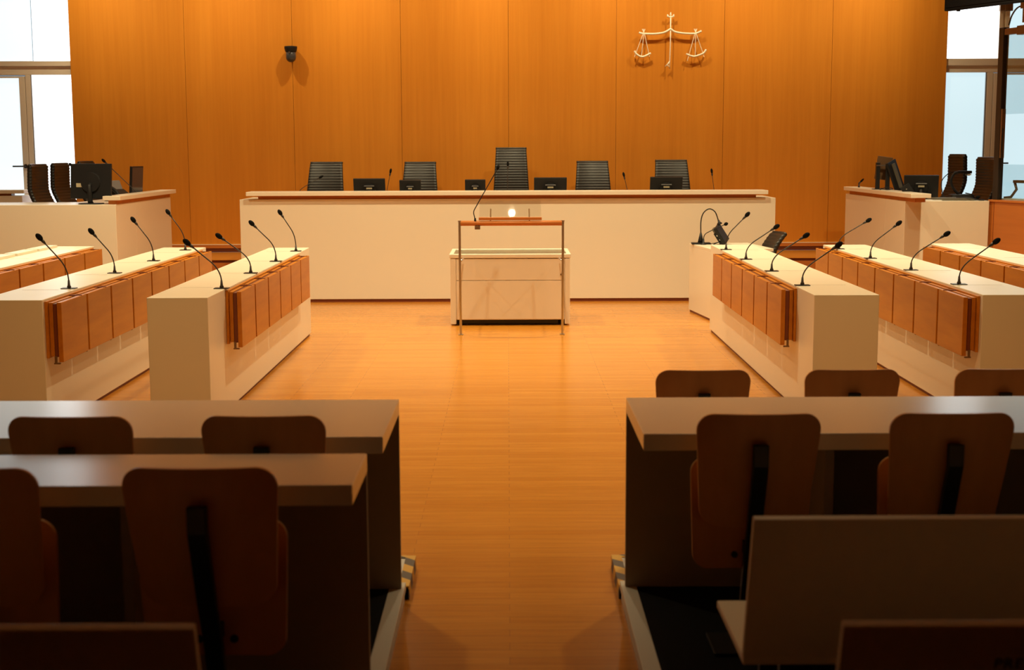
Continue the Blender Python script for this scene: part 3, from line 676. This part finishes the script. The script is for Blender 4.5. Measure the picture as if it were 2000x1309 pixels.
def table(label, sd, xe, yf, yn, top, group):
    t = thing('audience_table', label, 'table', (sd*xe, yf, PZ), 0, group)
    f = lambda mb, a, b, *r: mb.box(min(sd*a, sd*b), max(sd*a, sd*b), *r)
    h = top - PZ
    f(MB(), 0, 2.35, yn-yf, 0, h-.056, h).build('tabletop', M['table'], t, bevel=.003)
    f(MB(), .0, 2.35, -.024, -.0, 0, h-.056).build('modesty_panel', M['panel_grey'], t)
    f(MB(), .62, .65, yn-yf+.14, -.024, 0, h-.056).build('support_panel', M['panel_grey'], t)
    return t
GT = 'grey white audience tables'
table('grey white audience table left of the aisle, front row, blue glare on top', -1, .405, 5.02, 4.35, .790, GT)
table('grey white audience table left of the aisle, second row, nearest the photo bottom', -1, .411, 3.916, 3.535, .832, GT)
table('grey white audience table right of the aisle', 1, .434, 5.035, 4.372, .791, GT)

def ply_chair(label, x, y, z, group):
    """origin on the floor at the post foot; faces +Y; (x, y) = middle of the back rest"""
    t = thing('tip_up_chair', label, 'chair', (x, y, z), 0, group)
    # back rest: rounded, narrower below, gently cupped
    def shell(w0, w1, z0, z1, r, yfun, th, name, par=None, cup=.03, nx=16, nz=14, rb=None):
        rb = rb or r
        def halfw(zz):
            u = (zz-z0)/(z1-z0); w = w0 + (w1-w0)*u; hw = w/2
            if zz > z1-r: d = zz-(z1-r); hw -= r - math.sqrt(max(0, r*r-d*d))
            if zz < z0+rb: d = (z0+rb)-zz; hw -= rb - math.sqrt(max(0, rb*rb-d*d))
            return hw
        zs = [z0 + rb*(1-math.cos(PI/2*k/7)) for k in range(7)] + [z0+rb+(z1-z0-r-rb)*k/nz for k in range(nz)] + [z1-r+r*math.sin(PI/2*k/8) for k in range(9)]
        rings = []
        for zz in zs:
            hw = max(.02, halfw(zz)); ring = []
            for k in range(nx+1):
                s_ = -1+2*k/nx; ring.append(Vector((s_*hw, yfun(zz) - cup*(s_*hw/.2)**2*-1, zz)))
            for k in range(nx, -1, -1):
                s_ = -1+2*k/nx; ring.append(Vector((s_*hw, yfun(zz) - cup*(s_*hw/.2)**2*-1 + th, zz)))
            rings.append(ring)
        o = MB().loft(rings).build(name, M['ply'], t if par is None else par, bevel=.003)
        for p in o.data.polygons: p.use_smooth = False
        return o
    shell(.335, .392, .44, .82, .058, lambda zz: .10*((.82-zz)/.38)**1.3, .013, 'backrest')
    st = shell(.36, .392, .285, .655, .05, lambda zz: .160+.012*math.cos((zz-.3)*6), .014, 'seat', cup=-.012)
    for sx in (-1, 1):
        MB().lathe([(.011,0),(.011,.006)], 12, (sx*.046,.172,.330), (0,-1,0)).build('bolt', M['blackmetal'], st)
    MB().loft([[Vector((a*.024, yy+b*.012, zz)) for a, b in ((-1,-1),(1,-1),(1,1),(-1,1))] for zz, yy in ((.728,-.006),(.66,-.004),(.47,.07),(.34,.13),(.0,.24))]).build('post', M['blackmetal'], t, bevel=.003)
    MB().box(-.022, .022, .12, .165, .34, .38).build('seat_hinge', M['blackmetal'], t)
    MB().box(-.11, .11, .14, .34, 0, .010).build('foot_plate', M['blackmetal'], t, bevel=.003)
    return t
GP = 'plywood tip up chairs'
ply_chair('plywood tip-up chair close in the left foreground, whole back and black post visible', -.762, 3.29, PZ+.038, GP)
ply_chair('plywood tip-up chair cut off by the lower left photo edge', -1.352, 3.29, PZ+.038, GP)
ply_chair('plywood chair back rising between the two left tables, nearer the aisle', -.757, 4.15, PZ, GP)
ply_chair('plywood chair back rising between the two left tables, at the left edge', -1.352, 4.15, PZ, GP)
ply_chair('plywood tip-up chair behind the right table, nearer the aisle, black post visible', .771, 4.15, PZ, GP)
ply_chair('plywood tip-up chair behind the right table, farther from the aisle', 1.368, 4.15, PZ, GP)
ply_chair('plywood chair back beyond the right table, nearest the aisle', .785, 5.47, 0, GP)
ply_chair('plywood chair back beyond the right table, in the middle of three', 1.388, 5.47, 0, GP)
ply_chair('plywood chair back beyond the right table, cut by the right photo edge', 1.995, 5.47, 0, GP)

def pew(label, sd, xe, yb, word=None):
    """reclined bench: yb = y of the foot of the back rest"""
    t = thing('audience_bench', label, 'bench', (sd*xe, yb, PZ), 0, 'cream audience benches')
    f = lambda mb, a, b, *r, **k: mb.box(min(sd*a, sd*b), max(sd*a, sd*b), *r, **k)
    sh = Matrix.Translation((0,0,.352)) @ Matrix.Rotation(R(17), 4, 'X')
    bk = f(MB(), 0, 2.1, -.011, .011, 0, .415, mat=sh).build('backrest', M['cream_matt'], t, bevel=.003)
    f(MB(), .0, 2.1, -.02, .42, .342, .363).build('seat', M['cream_matt'], t, bevel=.003)
    for x in (.12, 1.05, 1.95):
        m = f(MB(), x-.02, x+.02, .02, .05, 0, .342); f(m, x-.02, x+.02, .29, .32, 0, .342); f(m, x-.02, x+.02, .05, .29, .312, .342); f(m, x-.03, x+.03, -.02, .36, 0, .012)
        m.build('leg_frame', M['blackmetal'], t, bevel=.002)
        f(MB(), x-.07, x+.07, .10, .13, .312, .342).build('bolt_plate', M['chrome'], t)
    if word:
        cu = bpy.data.curves.new('printed_word', 'FONT'); cu.body = word; cu.size = .034; cu.extrude = .0004; cu.space_character = 1.05
        to = bpy.data.objects.new('tmp', cu); C.objects.link(to)
        dg = bpy.context.evaluated_depsgraph_get(); me = bpy.data.meshes.new_from_object(to.evaluated_get(dg)); bpy.data.objects.remove(to)
        me.materials.clear(); me.materials.append(M['ink'])
        o = bpy.data.objects.new('printed_word', me); C.objects.link(o); o.parent = bk
        o.matrix_local = sh @ Matrix.Translation((.290, -.0115, .318)) @ Matrix.Rotation(PI/2, 4, 'X')
    return t
pew('cream bench right of the aisle with seat edge showing, behind the plywood chairs', 1, .585, 3.345)
pew('cream bench at the lower right photo corner, dark printed word on its back', 1, .620, 2.60, 'PRESSE')
pew('cream bench back at the lower left photo corner', -1, .586, 2.60)

# ------------------------------------------------------------------ light
WARM = (1.0, .83, .49)
def lamp(x, y, power, size=.16, spread=150, tx=None, col=WARM, z=CZ-.01):
    ld = bpy.data.lights.new('downlight_or_fill', 'AREA'); ld.shape = 'DISK'; ld.size = size; ld.energy = power; ld.color = col; ld.spread = R(spread)
    o = bpy.data.objects.new('downlight_or_fill', ld); C.objects.link(o); o.location = (x, y, z)
    if tx: o.rotation_euler = (Vector(tx) - o.location).to_track_quat('-Z', 'Y').to_euler()
    return o
for x in (-1.4, 1.4):
    lamp(x, 13.4, 76, spread=128)
for x in (-4.3, 4.3):
    lamp(x, 12.2, 92, spread=128)
for x in (-5.1, -3.5, -1.9, -.3, 1.3, 2.9, 4.5):          # wall washers
    lamp(x, 16.6, 18, size=.08, spread=105, tx=(x, WY+.1, 2.3))
lamp(.047, 15.5, 14, size=.066, spread=112)
for x, p in ((-3.2, 28), (0, 62), (3.2, 28)):
    lamp(x, 10.6, p, spread=118)
for x in (-1.7, 1.7):
    lamp(x, 7.2, 23, spread=110, col=(1.0, .78, .40))
for x in (-1.6, 1.6):                                       # added fill on the desk ends, standing in for warm floor bounce
    lamp(x, 3.2, 6, size=.10, spread=48, tx=(x*1.6, 9.3, .4), col=(1.0, .54, .15))

wd = bpy.data.worlds.new('world'); bpy.context.scene.world = wd; wd.use_nodes = True
wd.node_tree.nodes['Background'].inputs['Color'].default_value = (.6, .75, .9, 1); wd.node_tree.nodes['Background'].inputs['Strength'].default_value = .3

# ------------------------------------------------------------------ camera
cd = bpy.data.cameras.new('camera'); cam = bpy.data.objects.new('camera', cd); C.objects.link(cam)
cd.sensor_width = 36; cd.lens = 48.6; cd.clip_start = .05; cd.clip_end = 100
rt = Vector((.99998967, -.00293674, -.00346902)); up = Vector((.00382807, .13270415, .9911483)); bk = Vector((-.0024504, -.99115134, .13271402))
m = Matrix.Identity(4)
for i in range(3): m[i][0], m[i][1], m[i][2] = rt[i], up[i], bk[i]
m.translation = Vector((0, 0, 1.70))
cam.matrix_world = m
cd.dof.use_dof = True; cd.dof.focus_distance = 11.0; cd.dof.aperture_fstop = 4.2
sc = bpy.context.scene
sc.camera = cam
sc.view_settings.view_transform = 'Standard'; sc.view_settings.look = 'None'; sc.view_settings.gamma = 1
sc.view_settings.use_curve_mapping = False
sc.view_settings.exposure = 0.12
